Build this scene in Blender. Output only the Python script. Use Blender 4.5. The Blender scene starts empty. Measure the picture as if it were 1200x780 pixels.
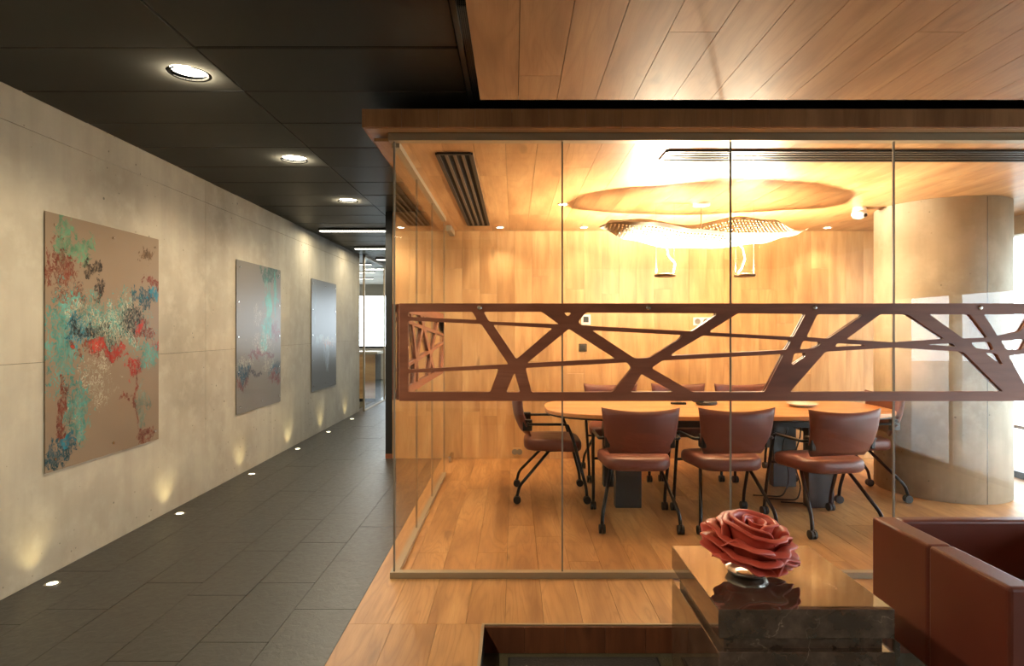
import bpy, bmesh, math, random
from mathutils import Vector, Matrix
random.seed(7)
R = math.radians
SC = bpy.context.scene
COL = SC.collection

# ------------------------------------------------------------------ camera
CAMZ = 1.37
F = 720.0
cam_d = bpy.data.cameras.new('camera')
cam = bpy.data.objects.new('camera', cam_d); COL.objects.link(cam)
cam.location = (0, 0, CAMZ); cam.rotation_euler = (R(90), 0, 0)
cam_d.sensor_width = 36; cam_d.lens = 36 * F / 1200
cam_d.shift_x = -3 / 1200; cam_d.shift_y = -4 / 1200
cam_d.clip_start = 0.05; cam_d.clip_end = 200
SC.camera = cam
# ------------------------------------------------------------------ world, exposure
W = bpy.data.worlds.new('world'); SC.world = W; W.use_nodes = True
bg = W.node_tree.nodes['Background']
bg.inputs[0].default_value = (0.80, 0.90, 1.0, 1); bg.inputs[1].default_value = 10
SC.view_settings.view_transform = 'Standard'; SC.view_settings.look = 'None'
SC.view_settings.gamma = 1; SC.view_settings.use_curve_mapping = False
SC.view_settings.exposure = 0.0
SC.cycles.use_denoising = True
SC.cycles.max_bounces = 10; SC.cycles.diffuse_bounces = 5; SC.cycles.glossy_bounces = 5
SC.cycles.transparent_max_bounces = 24
SC.cycles.sample_clamp_indirect = 40.0
P_PENDANT = 140; P_GLOW = 20; P_DOWN = 19; P_LINEAR = 22; P_FLOOR = 1.0; P_SPOT = 5
WARM = (1.0, 0.87, 0.63); YEL = (1.0, 0.86, 0.62)

# ------------------------------------------------------------------ helpers
def link(name, mesh, mat=None, parent=None, loc=None, rot=None):
    o = bpy.data.objects.new(name, mesh); COL.objects.link(o)
    if mat is not None and mesh is not None and not mesh.materials: mesh.materials.append(mat)
    if parent: o.parent = parent
    if loc is not None: o.location = loc
    if rot is not None: o.rotation_euler = rot
    return o
def obj(name, bm, mat, parent=None, loc=None, rot=None, smooth=False):
    me = bpy.data.meshes.new(name); bm.normal_update(); bm.to_mesh(me); bm.free()
    if smooth:
        for p in me.polygons: p.use_smooth = True
    return link(name, me, mat, parent, loc, rot)
def tag(o, label, cat, group=None):
    o['label'] = label; o['category'] = cat
    if group: o['group'] = group
    return o
def thing(name, label, cat, loc=(0, 0, 0), rz=0, group=None):
    o = bpy.data.objects.new(name, None); COL.objects.link(o)
    o.empty_display_size = 0.1
    o.location = loc; o.rotation_euler = (0, 0, rz)
    return tag(o, label, cat, group)
def struct(o, label=None):
    o['kind'] = 'structure'
    if label: o['label'] = label
    return o
def root(name, label=None):
    o = bpy.data.objects.new(name, None); COL.objects.link(o); o.empty_display_size = 0.1
    return struct(o, label)
def box(bm, x0, x1, y0, y1, z0, z1, bevel=0, seg=2):
    r = bmesh.ops.create_cube(bm, size=1)
    vs = r['verts']
    bmesh.ops.scale(bm, vec=(x1 - x0, y1 - y0, z1 - z0), verts=vs)
    bmesh.ops.translate(bm, vec=((x0 + x1) / 2, (y0 + y1) / 2, (z0 + z1) / 2), verts=vs)
    if bevel:
        es = list({e for v in vs for e in v.link_edges})
        bmesh.ops.bevel(bm, geom=es, offset=bevel, segments=seg, affect='EDGES', profile=0.5)
    return bm
def boxbm(*a, **k): return box(bmesh.new(), *a, **k)
def cyl(bm, c, r, h, seg=24, axis='Z', r2=None):
    m = Matrix.Translation(c)
    if axis == 'X': m = m @ Matrix.Rotation(R(90), 4, 'Y')
    if axis == 'Y': m = m @ Matrix.Rotation(R(90), 4, 'X')
    bmesh.ops.create_cone(bm, cap_ends=True, segments=seg, radius1=r, radius2=r if r2 is None else r2, depth=h, matrix=m)
    return bm
def lathe(bm, prof, seg=32, ring=False):
    rings = []
    for r, z in prof:
        rings.append([bm.verts.new((r * math.cos(2 * math.pi * i / seg), r * math.sin(2 * math.pi * i / seg), z)) for i in range(seg)])
    for a, b in zip(rings, rings[1:]):
        for i in range(seg):
            bm.faces.new((a[i], a[(i + 1) % seg], b[(i + 1) % seg], b[i]))
    if ring:
        a, b = rings[-1], rings[0]
        for i in range(seg): bm.faces.new((a[i], a[(i + 1) % seg], b[(i + 1) % seg], b[i]))
    else:
        bm.faces.new(rings[0][::-1]); bm.faces.new(rings[-1])
    return bm
def rounded(pts, rad, n=5):
    out = [Vector(pts[0])]
    for a, b, c in zip(pts, pts[1:], pts[2:]):
        a, b, c = Vector(a), Vector(b), Vector(c)
        d1 = (a - b); d2 = (c - b)
        k = min(rad, d1.length * .45, d2.length * .45)
        p, q = b + d1.normalized() * k, b + d2.normalized() * k
        for i in range(n + 1):
            t = i / n
            out.append((1 - t) ** 2 * p + 2 * t * (1 - t) * b + t * t * q)
    out.append(Vector(pts[-1]))
    return out
def tube(bm, pts, r, seg=8):
    pts = [Vector(p) for p in pts]
    rings = []; up = None
    for i, p in enumerate(pts):
        t = (pts[min(i + 1, len(pts) - 1)] - pts[max(i - 1, 0)]).normalized()
        if up is None:
            up = t.orthogonal().normalized()
        up = (up - t * up.dot(t)).normalized()
        s = t.cross(up)
        rr = r(i / (len(pts) - 1)) if callable(r) else r
        rings.append([bm.verts.new(p + rr * (math.cos(2 * math.pi * k / seg) * up + math.sin(2 * math.pi * k / seg) * s)) for k in range(seg)])
    for a, b in zip(rings, rings[1:]):
        for k in range(seg):
            bm.faces.new((a[k], a[(k + 1) % seg], b[(k + 1) % seg], b[k]))
    bm.faces.new(rings[0][::-1]); bm.faces.new(rings[-1])
    return bm
def grid_surface(bm, fn, nu, nv):
    vs = [[bm.verts.new(fn(i / nu, j / nv)) for j in range(nv + 1)] for i in range(nu + 1)]
    for i in range(nu):
        for j in range(nv):
            bm.faces.new((vs[i][j], vs[i + 1][j], vs[i + 1][j + 1], vs[i][j + 1]))
    return vs
def copy_tree(o, parent=None):
    c = o.copy(); COL.objects.link(c); c.parent = parent
    for ch in list(o.children): copy_tree(ch, c)
    return c

# ------------------------------------------------------------------ materials
class NT:
    def __init__(s, name):
        s.m = bpy.data.materials.new(name); s.m.use_nodes = True
        s.t = s.m.node_tree; s.b = s.t.nodes['Principled BSDF']; s.out = s.t.nodes['Material Output']
    def n(s, typ, **k):
        nd = s.t.nodes.new(typ)
        for a, v in k.items(): setattr(nd, a, v)
        return nd
    def put(s, sock, v):
        if isinstance(v, bpy.types.NodeSocket): s.t.links.new(v, sock)
        elif v is not None: sock.default_value = v
    def math(s, op, a, b=None, c=None, clamp=False):
        nd = s.n('ShaderNodeMath', operation=op, use_clamp=clamp)
        for i, v in enumerate((a, b, c)): s.put(nd.inputs[i], v)
        return nd.outputs[0]
    def vmath(s, op, a, b=None):
        nd = s.n('ShaderNodeVectorMath', operation=op)
        s.put(nd.inputs[0], a); s.put(nd.inputs[1], b)
        return nd.outputs['Value'] if op in ('LENGTH', 'DISTANCE', 'DOT_PRODUCT') else nd.outputs[0]
    def coord(s, which='Object'): return s.n('ShaderNodeTexCoord').outputs[which]
    def mapping(s, v, scale=(1, 1, 1), loc=(0, 0, 0)):
        nd = s.n('ShaderNodeMapping'); s.put(nd.inputs[0], v)
        nd.inputs['Location'].default_value = loc; nd.inputs['Scale'].default_value = scale
        return nd.outputs[0]
    def noise(s, v, scale=5, detail=4, rough=.5, dist=0, out=0):
        nd = s.n('ShaderNodeTexNoise'); s.put(nd.inputs['Vector'], v)
        nd.inputs['Scale'].default_value = scale; nd.inputs['Detail'].default_value = detail
        nd.inputs['Roughness'].default_value = rough; nd.inputs['Distortion'].default_value = dist
        return nd.outputs[out]
    def ramp(s, f, stops):
        nd = s.n('ShaderNodeValToRGB'); s.put(nd.inputs[0], f)
        el = nd.color_ramp.elements
        while len(el) < len(stops): el.new(.5)
        for e, (p, c) in zip(el, stops):
            e.position = p; e.color = c if len(c) == 4 else (*c, 1)
        return nd.outputs[0]
    def mix(s, f, a, b, blend='MIX'):
        nd = s.n('ShaderNodeMix', data_type='RGBA', blend_type=blend)
        s.put(nd.inputs[0], f)
        for i, v in ((6, a), (7, b)):
            if isinstance(v, tuple) and len(v) == 3: v = (*v, 1)
            s.put(nd.inputs[i], v)
        return nd.outputs[2]
    def bump(s, h, strength=.2, dist=.01):
        nd = s.n('ShaderNodeBump'); s.put(nd.inputs['Height'], h)
        nd.inputs['Strength'].default_value = strength; nd.inputs['Distance'].default_value = dist
        s.t.links.new(nd.outputs[0], s.b.inputs['Normal'])
    def base(s, c):
        if isinstance(c, tuple) and len(c) == 3: c = (*c, 1)
        s.put(s.b.inputs['Base Color'], c)
    def set(s, **k):
        for a, v in k.items(): s.put(s.b.inputs[a.replace('_', ' ')], v)
def lin(r, g, b):
    f = lambda c: (c / 255 / 12.92) if c / 255 <= .04045 else ((c / 255 + .055) / 1.055) ** 2.4
    return (f(r), f(g), f(b))
def plain(name, c, rough=.5, metal=0, **k):
    s = NT(name); s.base(c); s.set(Roughness=rough, Metallic=metal, **k)
    v = s.coord()
    s.bump(s.noise(v, 220, 2), .03, .002)
    return s.m
def wood(name, dark, mid, light, rough=.4, vary=.25, spec=.5, coat=0, grain=1.0, ring=.30):
    s = NT(name)
    v = s.coord()
    rnd = s.n('ShaderNodeObjectInfo').outputs['Random']
    off = s.n('ShaderNodeCombineXYZ')
    s.put(off.inputs[0], s.math('MULTIPLY', rnd, 37.0)); s.put(off.inputs[1], s.math('MULTIPLY', rnd, 91.0)); s.put(off.inputs[2], s.math('MULTIPLY', rnd, 13.0))
    p = s.vmath('ADD', v, off.outputs[0])
    big = s.noise(s.mapping(p, (1.0, 6, 6)), 1.3, 3, .5)
    # cathedral figure: bands of a stretched noise field
    field = s.noise(s.mapping(p, (.55, 4.2, 4.2)), 1.6, 2, .45, .4)
    rings = s.math('PINGPONG', s.math('MULTIPLY', field, 16 * grain), 1.0)
    rings = s.math('POWER', rings, 3.0)
    fine = s.noise(s.mapping(p, (3, 90, 90)), 3, 3, .6)
    col = s.ramp(big, [(.25, dark), (.5, mid), (.75, light)])
    col = s.mix(s.math('MULTIPLY', rings, ring), col, dark)
    col = s.mix(s.math('MULTIPLY', s.ramp(fine, [(.45, (0, 0, 0)), (.75, (1, 1, 1))]), .28), col, dark)
    knots = s.noise(s.mapping(p, (2.2, 7, 7)), 1.1, 1, .3)
    col = s.mix(s.math('MULTIPLY', s.ramp(knots, [(.74, (0, 0, 0)), (.82, (1, 1, 1))]), .5), col, tuple(c * .45 for c in dark))
    tint = s.math('MULTIPLY_ADD', rnd, vary, 1 - vary / 2)
    tc = s.n('ShaderNodeCombineColor')
    s.put(tc.inputs[0], s.math('POWER', tint, .8)); s.put(tc.inputs[1], tint); s.put(tc.inputs[2], s.math('POWER', tint, 1.2))
    col = s.mix(1.0, col, tc.outputs[0], 'MULTIPLY')
    s.base(col)
    s.put(s.b.inputs['Roughness'], s.math('MULTIPLY_ADD', fine, .15, rough - .07))
    s.set(Specular_IOR_Level=spec, Coat_Weight=coat, Coat_Roughness=.25)
    s.bump(s.math('ADD', s.math('MULTIPLY', rings, .4), fine), .08, .003)
    return s.m
OAK_D, OAK_M, OAK_L = lin(138, 94, 52), lin(174, 128, 76), lin(194, 150, 96)
M = {}
M['oak_floor'] = wood('oak_floor', OAK_D, OAK_M, OAK_L, .42, .18, ring=.5, grain=1.5)
M['oak_wall'] = wood('oak_wall', lin(164, 118, 72), lin(194, 150, 98), lin(210, 170, 118), .45, .22, grain=.7)
M['oak_ceiling'] = wood('oak_ceiling', lin(152, 106, 64), lin(182, 136, 88), lin(196, 152, 102), .40, .14, coat=.15, grain=.8)
M['oak_lounge'] = wood('oak_lounge_ceiling', lin(150, 104, 64), lin(180, 132, 86), lin(192, 146, 98), .50, .14, spec=.4, grain=1.1, ring=.35)
M['walnut'] = wood('lattice_walnut', lin(108, 60, 38), lin(136, 80, 54), lin(150, 94, 66), .45, .1)
M['fascia'] = wood('fascia_oak', lin(130, 86, 54), lin(164, 114, 74), lin(180, 128, 86), .45, .22)
M['table_wood'] = wood('table_oak', lin(176, 120, 72), lin(205, 148, 94), lin(218, 166, 112), .3, .05, coat=.2)
M['riser'] = wood('riser_wood', lin(86, 48, 30), lin(118, 70, 44), lin(134, 84, 54), .45, .15)

def concrete(name, a, b, c):
    s = NT(name); v = s.coord()
    big = s.noise(v, .9, 5, .55)
    streak = s.noise(s.mapping(v, (3.2, 3.2, .25)), 2.2, 4, .6)
    col = s.ramp(big, [(.3, a), (.5, b), (.7, c)])
    col = s.mix(s.math('MULTIPLY', s.ramp(streak, [(.4, (0, 0, 0)), (.7, (1, 1, 1))]), .35), col, a)
    cloud = s.noise(v, 7, 6, .65)
    col = s.mix(s.math('MULTIPLY', s.ramp(cloud, [(.48, (0, 0, 0)), (.75, (1, 1, 1))]), .5), col, c)
    vor = s.n('ShaderNodeTexVoronoi', feature='F1'); s.put(vor.inputs['Vector'], v); vor.inputs['Scale'].default_value = 13
    hole = s.ramp(s.math('ADD', vor.outputs['Distance'], s.math('MULTIPLY', s.noise(v, 1.7, 3), .35)), [(.205, (1, 1, 1)), (.245, (0, 0, 0))])
    col = s.mix(s.math('MULTIPLY', hole, .75), col, tuple(x * .3 for x in a))
    s.base(col); s.set(Roughness=.72, Specular_IOR_Level=.35)
    s.bump(s.math('SUBTRACT', cloud, s.math('MULTIPLY', hole, 2.0)), .18, .006)
    return s.m
M['concrete'] = concrete('concrete', lin(142, 132, 114), lin(168, 158, 138), lin(184, 174, 152))
M['column'] = concrete('column_concrete', lin(146, 136, 116), lin(184, 174, 152), lin(206, 198, 178))

s = NT('slate'); v = s.coord()
rnd = s.n('ShaderNodeObjectInfo').outputs['Random']
off = s.n('ShaderNodeCombineXYZ'); s.put(off.inputs[0], s.math('MULTIPLY', rnd, 50.0)); s.put(off.inputs[1], s.math('MULTIPLY', rnd, 23.0))
p = s.vmath('ADD', v, off.outputs[0])
h = s.noise(p, 26, 5, .6, .6); h2 = s.noise(p, 5, 3)
col = s.mix(h2, lin(40, 38, 33), lin(57, 54, 47)); col = s.mix(s.math('MULTIPLY', rnd, .5), col, lin(45, 42, 37))
s.base(col); s.set(Roughness=s.math('MULTIPLY_ADD', h, .25, .28), Specular_IOR_Level=.5); s.bump(h, .35, .006)
M['slate'] = s.m
s = NT('mesh_panel'); v = s.coord()
vor = s.n('ShaderNodeTexVoronoi', feature='F1', distance='CHEBYCHEV'); s.put(vor.inputs['Vector'], v); vor.inputs['Scale'].default_value = 130; vor.inputs['Randomness'].default_value = 0
h = vor.outputs['Distance']
big = s.noise(v, 1.5, 2)
s.base(s.mix(s.ramp(h, [(.25, (1, 1, 1)), (.4, (0, 0, 0))]), s.mix(big, lin(42, 41, 38), lin(56, 54, 48)), lin(10, 10, 9)))
s.set(Roughness=.42, Metallic=.35); s.bump(h, .4, .004)
trl = s.n('ShaderNodeBsdfTranslucent'); trl.inputs[0].default_value = (.8, .76, .68, 1)
mxs = s.n('ShaderNodeMixShader'); s.put(mxs.inputs[0], s.math('MULTIPLY', s.ramp(h, [(.25, (0, 0, 0)), (.4, (1, 1, 1))]), .40))
s.t.links.new(s.b.outputs[0], mxs.inputs[1]); s.t.links.new(trl.outputs[0], mxs.inputs[2]); s.t.links.new(mxs.outputs[0], s.out.inputs[0])
M['mesh_panel'] = s.m
M['black'] = plain('black_metal', lin(22, 22, 21), .5)
M['void'] = plain('black_plaster', lin(14, 14, 13), .9)
M['alu'] = plain('brushed_aluminium', lin(158, 144, 120), .42, .45)
M['steel'] = plain('bright_steel', lin(205, 200, 192), .25, 1.0)
M['disc'] = plain('bronze_metal', lin(112, 92, 72), .35, .8)
M['seal'] = plain('joint_silicone', lin(120, 112, 100), .5)
M['frame_dark'] = plain('dark_frame', lin(34, 34, 34), .45, .3)
M['chair_tube'] = plain('black_tube', lin(34, 34, 35), .3, .6)
M['rubber'] = plain('black_plastic', lin(20, 20, 21), .45)
M['pedestal'] = plain('charcoal_board', lin(44, 46, 46), .4)
M['white_plastic'] = plain('white_plastic', lin(225, 222, 214), .4)
M['porcelain'] = plain('white_porcelain', lin(235, 232, 226), .15)
M['plaster'] = plain('pale_plaster', lin(196, 190, 178), .8)
M['paving'] = plain('pale_paving', lin(170, 170, 165), .8)
M['switch_dark'] = plain('dark_plate', lin(78, 66, 48), .4)
def leather(name, c, c2, rough=.38):
    s = NT(name); v = s.coord()
    n1 = s.noise(v, 3, 4); vor = s.n('ShaderNodeTexVoronoi', feature='DISTANCE_TO_EDGE'); s.put(vor.inputs['Vector'], v); vor.inputs['Scale'].default_value = 260
    s.base(s.mix(n1, c, c2)); s.set(Roughness=rough, Specular_IOR_Level=.5)
    s.bump(vor.outputs['Distance'], .12, .002); return s.m
M['leather'] = leather('chair_leather', lin(100, 53, 42), lin(116, 64, 51), .42)
M['leather_sofa'] = leather('armchair_leather', lin(98, 46, 33), lin(114, 56, 41), .36)
s = NT('dark_marble'); v = s.coord()
d = s.noise(v, 3.2, 6, .6, 0, 1)
pv = s.vmath('ADD', v, s.vmath('SCALE', s.vmath('SUBTRACT', d, (.5, .5, .5)), None))
s.t.nodes[-1]
sc_n = [n for n in s.t.nodes if n.bl_idname == 'ShaderNodeVectorMath' and n.operation == 'SCALE'][0]; sc_n.inputs['Scale'].default_value = .35
vor = s.n('ShaderNodeTexVoronoi', feature='DISTANCE_TO_EDGE'); s.put(vor.inputs['Vector'], pv); vor.inputs['Scale'].default_value = 6
vein = s.ramp(vor.outputs['Distance'], [(.0, (1, 1, 1)), (.012, (0, 0, 0))])
gate = s.ramp(s.noise(v, 4.5, 3), [(.48, (0, 0, 0)), (.62, (1, 1, 1))])
cl = s.noise(v, 9, 6, .65)
col = s.ramp(cl, [(.3, lin(48, 38, 31)), (.55, lin(84, 67, 56)), (.75, lin(112, 92, 78))])
patch = s.ramp(s.noise(pv, 3.0, 5, .6), [(.60, (0, 0, 0)), (.66, (1, 1, 1))])
col = s.mix(s.math('MULTIPLY', patch, .55), col, lin(126, 96, 78))
col = s.mix(s.math('MULTIPLY', vein, gate), col, lin(150, 130, 112))
s.base(col); s.set(Roughness=.06, Specular_IOR_Level=.6, Coat_Weight=.9, Coat_Roughness=.02, Coat_IOR=1.8)
M['marble'] = s.m
s = NT('red_ceramic'); v = s.coord(); n1 = s.noise(v, 14, 4)
s.base(s.mix(n1, lin(180, 66, 50), lin(202, 88, 68))); s.set(Roughness=.42, Specular_IOR_Level=.45)
s.bump(s.noise(v, 60, 3), .12, .003); M['ceramic'] = s.m
s = NT('carpet'); v = s.coord(); n1 = s.noise(v, 160, 3); n2 = s.noise(v, 2, 3)
s.base(s.mix(n1, s.mix(n2, lin(52, 46, 28), lin(66, 58, 36)), lin(86, 76, 48))); s.set(Roughness=.95); s.bump(n1, .6, .01); M['carpet'] = s.m
s = NT('rug'); v = s.coord(); n1 = s.noise(v, 130, 3)
s.base(s.mix(n1, lin(40, 36, 32), lin(62, 56, 50))); s.set(Roughness=.95); s.bump(n1, .6, .01); M['rug'] = s.m
s = NT('leaf_plastic'); s.base(lin(158, 148, 130)); s.set(Roughness=.4)
tr = s.n('ShaderNodeBsdfTranslucent'); tr.inputs[0].default_value = (*lin(220, 205, 170), 1)
mx = s.n('ShaderNodeMixShader'); mx.inputs[0].default_value = .05
s.t.links.new(s.b.outputs[0], mx.inputs[1]); s.t.links.new(tr.outputs[0], mx.inputs[2]); s.t.links.new(mx.outputs[0], s.out.inputs[0])
M['leaf'] = s.m
def glass(name, tint, ior=1.5, rough=0.0):
    s = NT(name); s.t.nodes.remove(s.b)
    fr = s.n('ShaderNodeFresnel'); fr.inputs[0].default_value = ior
    tp = s.n('ShaderNodeBsdfTransparent'); tp.inputs[0].default_value = (*tint, 1)
    gl = s.n('ShaderNodeBsdfGlossy'); gl.inputs['Roughness'].default_value = rough; gl.inputs[0].default_value = (1, 1, 1, 1)
    geo = s.n('ShaderNodeNewGeometry')
    f = s.math('MULTIPLY', fr.outputs[0], s.math('SUBTRACT', 1.0, geo.outputs['Backfacing']))
    mx = s.n('ShaderNodeMixShader'); s.put(mx.inputs[0], f)
    s.t.links.new(tp.outputs[0], mx.inputs[1]); s.t.links.new(gl.outputs[0], mx.inputs[2]); s.t.links.new(mx.outputs[0], s.out.inputs[0])
    return s.m
M['glass'] = glass('clear_glass', (.985, .985, .975), 1.62)
M['office_glass'] = glass('office_glass', (.97, .98, .97), 1.25)
M['window_glass'] = glass('window_glass', (.97, .985, .98), 1.45)
def emit(name, c, st):
    s = NT(name); s.base((.8, .8, .8)); s.set(Emission_Color=(*c, 1), Emission_Strength=st); return s.m
M['lens'] = emit('lamp_lens', (1, .93, .74), 26)
M['lens_linear'] = emit('linear_lens', (1, .94, .80), 6)
M['lens_floor'] = emit('floor_lens', (1, .92, .62), 8)
M['bulb'] = emit('bulb_glass', (1, .86, .6), 14)

# ------------------------------------------------------------------ board cladding
BOARD = {}
def board_mesh(L, w, t, gap, mat, name):
    key = (round(L, 3), round(w, 4), t, mat.name)
    if key not in BOARD:
        bm = boxbm(-L / 2 + gap, L / 2 - gap, -w / 2 + gap, w / 2 - gap, -t / 2, t / 2)
        me = bpy.data.meshes.new(name); bm.to_mesh(me); bm.free(); me.materials.append(mat); BOARD[key] = me
    return BOARD[key]
MAT_Y = Matrix(((0, -1, 0), (1, 0, 0), (0, 0, 1)))       # grain along world Y
MAT_ZB = Matrix(((0, 1, 0), (0, 0, 1), (1, 0, 0)))       # grain along world Z, face along Y
def cladding(parent, name, mat, a0, a1, l0, l1, w, lens, t, plane, kind, gap=.0008, jitter=.0):
    """boards across a0..a1 (width axis), running l0..l1 (length axis); plane = coordinate of the board centre"""
    n = max(1, round((a1 - a0) / w)); w = (a1 - a0) / n
    for i in range(n):
        c = a0 + (i + .5) * w
        l = l0; first = True
        while l < l1 - 1e-4:
            L = random.choice(lens)
            if first: L = max(.3, round(L * random.choice((.35, .55, .8, 1)), 2)); first = False
            if l + L > l1 - .25: L = l1 - l
            me = board_mesh(L, w, t, gap, mat, name)
            o = link(name, me, None, parent)
            pz = plane + random.uniform(-jitter, jitter)
            if kind == 'floor':
                o.matrix_local = Matrix.Translation((c, l + L / 2, pz)) @ MAT_Y.to_4x4()
            else:
                o.matrix_local = Matrix.Translation((c, pz, l + L / 2)) @ MAT_ZB.to_4x4()
            l += L

# ------------------------------------------------------------------ key dimensions
XW = -2.60          # concrete wall face
XF = -0.775         # edge wood floor / slate
YG = 3.40           # front glass plane
XG = -0.664         # side glass plane
YB = 6.54           # back wall face
ZC = 2.42           # meeting room ceiling
ZK = 2.62           # corridor and lounge ceiling
XR = 4.70           # window wall
SX0, SY1, SD = -0.14, 2.85, 0.125   # sunken lounge

# ------------------------------------------------------------------ floors
fl = root('floor', 'oak plank floor around the lounge and through the meeting room')
bm = bmesh.new()
box(bm, XF, XR + .2, SY1, YB + .12, -.30, -.016)
box(bm, XF, SX0, -4, SY1, -.30, -.016)
obj('subfloor', bm, M['void'], fl)
cladding(fl, 'plank', M['oak_floor'], XF, XR, SY1 + .012, YB,   .18, (1.8, 2.2, 2.6), .016, -.008, 'floor')
cladding(fl, 'plank', M['oak_floor'], XF, SX0 - .012, -2.0, SY1 + .012,   .18, (1.8, 2.2, 2.6), .016, -.008, 'floor')
fs = root('floor_corridor', 'dark slate tile floor of the corridor')
obj('screed', boxbm(XW - .1, XF, -4, 17, -.30, -.008), M['pedestal'], fs)
obj('screed', boxbm(XF, XR, YB + .12, 17, -.30, -.001), M['slate'], fs)
obj('screed', boxbm(-8, XW - .1, 10.2, 17, -.30, -.001), M['carpet'], fs)
TW, TL = (XF - XW) / 6, .63
tm = board_mesh(TL, TW, .012, .0013, M['slate'], 'tile')
for c in range(6):
    y = -1.4 + (c % 2) * .315 + (.16 if c % 3 == 0 else 0)
    while y < 15:
        o = link('tile', tm, None, fs)
        o.matrix_local = Matrix.Translation((XW + (c + .5) * TW, y, -.006 + random.uniform(-.0006, .0006))) @ MAT_Y.to_4x4()
        y += TL
fo = root('floor_lounge', 'olive carpet floor of the sunken lounge')
obj('carpet', boxbm(SX0, XR, -4, SY1, -.30, -SD), M['carpet'], fo)
cladding(fo, 'riser_board', M['riser'], SX0, XR, -SD, -.004, .185, (.121,), .012, SY1 - .006, 'wall')
tr = root('trim_1', 'thin metal edge strip along the step')
obj('edge_strip', boxbm(SX0 - .012, XR, SY1, SY1 + .012, -.016, .003), M['alu'], tr)
obj('edge_strip', boxbm(SX0 - .012, SX0, -4, SY1, -.016, .003), M['alu'], tr)
obj('riser_side', boxbm(SX0 - .012, SX0 - .0005, -4, SY1 - .001, -SD, -.017), M['riser'], tr)

# ------------------------------------------------------------------ left concrete wall
wl = root('wall_left', 'board-marked concrete wall of the corridor')
obj('backing', boxbm(XW - .3, XW - .012, -4, 10.3, -.05, 2.9), M['void'], wl)
ys = [-4, -2.6, .0, 2.58, 5.17, 7.76, 10.3]
for y0, y1 in zip(ys, ys[1:]):
    for z0, z1 in ((0, 1.19), (1.19, 2.44), (2.44, 2.8)):
        obj('concrete_panel', boxbm(XW - .05, XW, y0 + .0012, y1 - .0012, z0 + .0012, z1 - .0012), M['concrete'], wl)
# ------------------------------------------------------------------ corridor ceiling of black mesh panels
ck = root('ceiling_corridor', 'black perforated metal panel ceiling of the corridor')
obj('plenum', boxbm(XW - .3, XR + .3, -4, 17, 2.78, 2.9), M['void'], ck)
DL = [(-1.60, -1.6), (-1.60, -.05), (-1.60, 1.50), (-1.585, 3.00), (-1.62, 4.52), (-1.62, 5.98)]
def panel_mesh(w, l, hole=None):
    cv = bpy.data.curves.new('mesh_panel', 'CURVE'); cv.dimensions = '2D'; cv.fill_mode = 'BOTH'; cv.extrude = .004
    polys = [[(-w, -l), (w, -l), (w, l), (-w, l)]]
    if hole: polys.append([(hole[0] + .093 * math.cos(2 * math.pi * i / 40), hole[1] + .093 * math.sin(2 * math.pi * i / 40)) for i in range(40)])
    for pts in polys:
        sp = cv.splines.new('POLY'); sp.points.add(len(pts) - 1); sp.use_cyclic_u = True
        for q, p_ in zip(sp.points, pts): q.co = (p_[0], p_[1], 0, 1)
    ob = bpy.data.objects.new('tmp', cv); COL.objects.link(ob)
    me = bpy.data.meshes.new_from_object(ob.evaluated_get(bpy.context.evaluated_depsgraph_get()))
    bpy.data.objects.remove(ob); bpy.data.curves.remove(cv)
    me.materials.clear(); me.materials.append(M['mesh_panel'])
    for p_ in me.polygons: p_.use_smooth = False
    return me
pm = {}
for (x0, x1) in ((XW, -1.42), (-1.42, -.25)):
    for k in range(-8, 24):
        yc = 2.48 + .5 * k; xc = (x0 + x1) / 2
        hole = [(x - xc, y - yc) for x, y in DL if abs(y - yc) < .25 and x0 < x < x1]
        key = (x0, round(hole[0][1], 3)) if hole else (x0, None)
        if key not in pm: pm[key] = panel_mesh((x1 - x0) / 2 - .006, .241, hole[0] if hole else None)
        link('mesh_panel', pm[key], None, ck, (xc, yc, ZK + .004 + random.uniform(0, .003)))
obj('track', boxbm(-.247, -.225, -4, 3.6, ZK - .01, ZK + .05), M['black'], ck)
obj('edge_panel', boxbm(-.222, XR - .06, 2.4, 3.6, ZK + .012, ZK + .04), M['mesh_panel'], ck)
obj('cross_rail', boxbm(-1.426, -1.414, -4, 14, ZK + .004, ZK + .04), M['black'], ck)
# lounge ceiling
cl_ = root('ceiling_lounge', 'oak plank ceiling over the lounge')
ZL = 2.435
obj('backing', boxbm(-.16, XR - .06, -4, 2.85, ZL + .02, ZL + .06), M['void'], cl_)
cladding(cl_, 'ceiling_board', M['oak_lounge'], -.16, XR - .06, -1.5, 2.85, .178, (1.6, 2.1, 2.6), .02, ZL + .01, 'floor', gap=.0012)
obj('rear_board', boxbm(-.16, XR - .06, -4, -1.5, ZL, ZL + .02), M['oak_lounge'], cl_)

# ------------------------------------------------------------------ meeting room shell
cm = root('ceiling_meeting', 'oak plank ceiling of the meeting room')
cladding(cm, 'ceiling_board', M['oak_ceiling'], XG - .12, XR, YG + .03, YB, .18, (1.6, 2.2), .018, ZC + .009, 'floor', gap=.0010)
obj('roof_slab', boxbm(-.80, XR, 3.30, YB + .1, 2.46, 2.535), M['void'], cm)
cladding(cm, 'fascia_board', M['fascia'], -.80, XR, 2.45, 2.548, .2, (.098,), .018, 3.289, 'wall', gap=.0006)
obj('soffit_board', boxbm(-.80, XR, 3.298, YG - .035, 2.448, 2.462), M['oak_ceiling'], cm)
obj('soffit_board', boxbm(-.80, XG - .035, YG - .035, YB, 2.448, 2.462), M['oak_ceiling'], cm)
obj('side_fascia', boxbm(-.815, -.80, 3.28, YB, 2.45, 2.548), M['fascia'], cm)
wb = root('wall_back', 'oak plank wall behind the meeting table')
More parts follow.
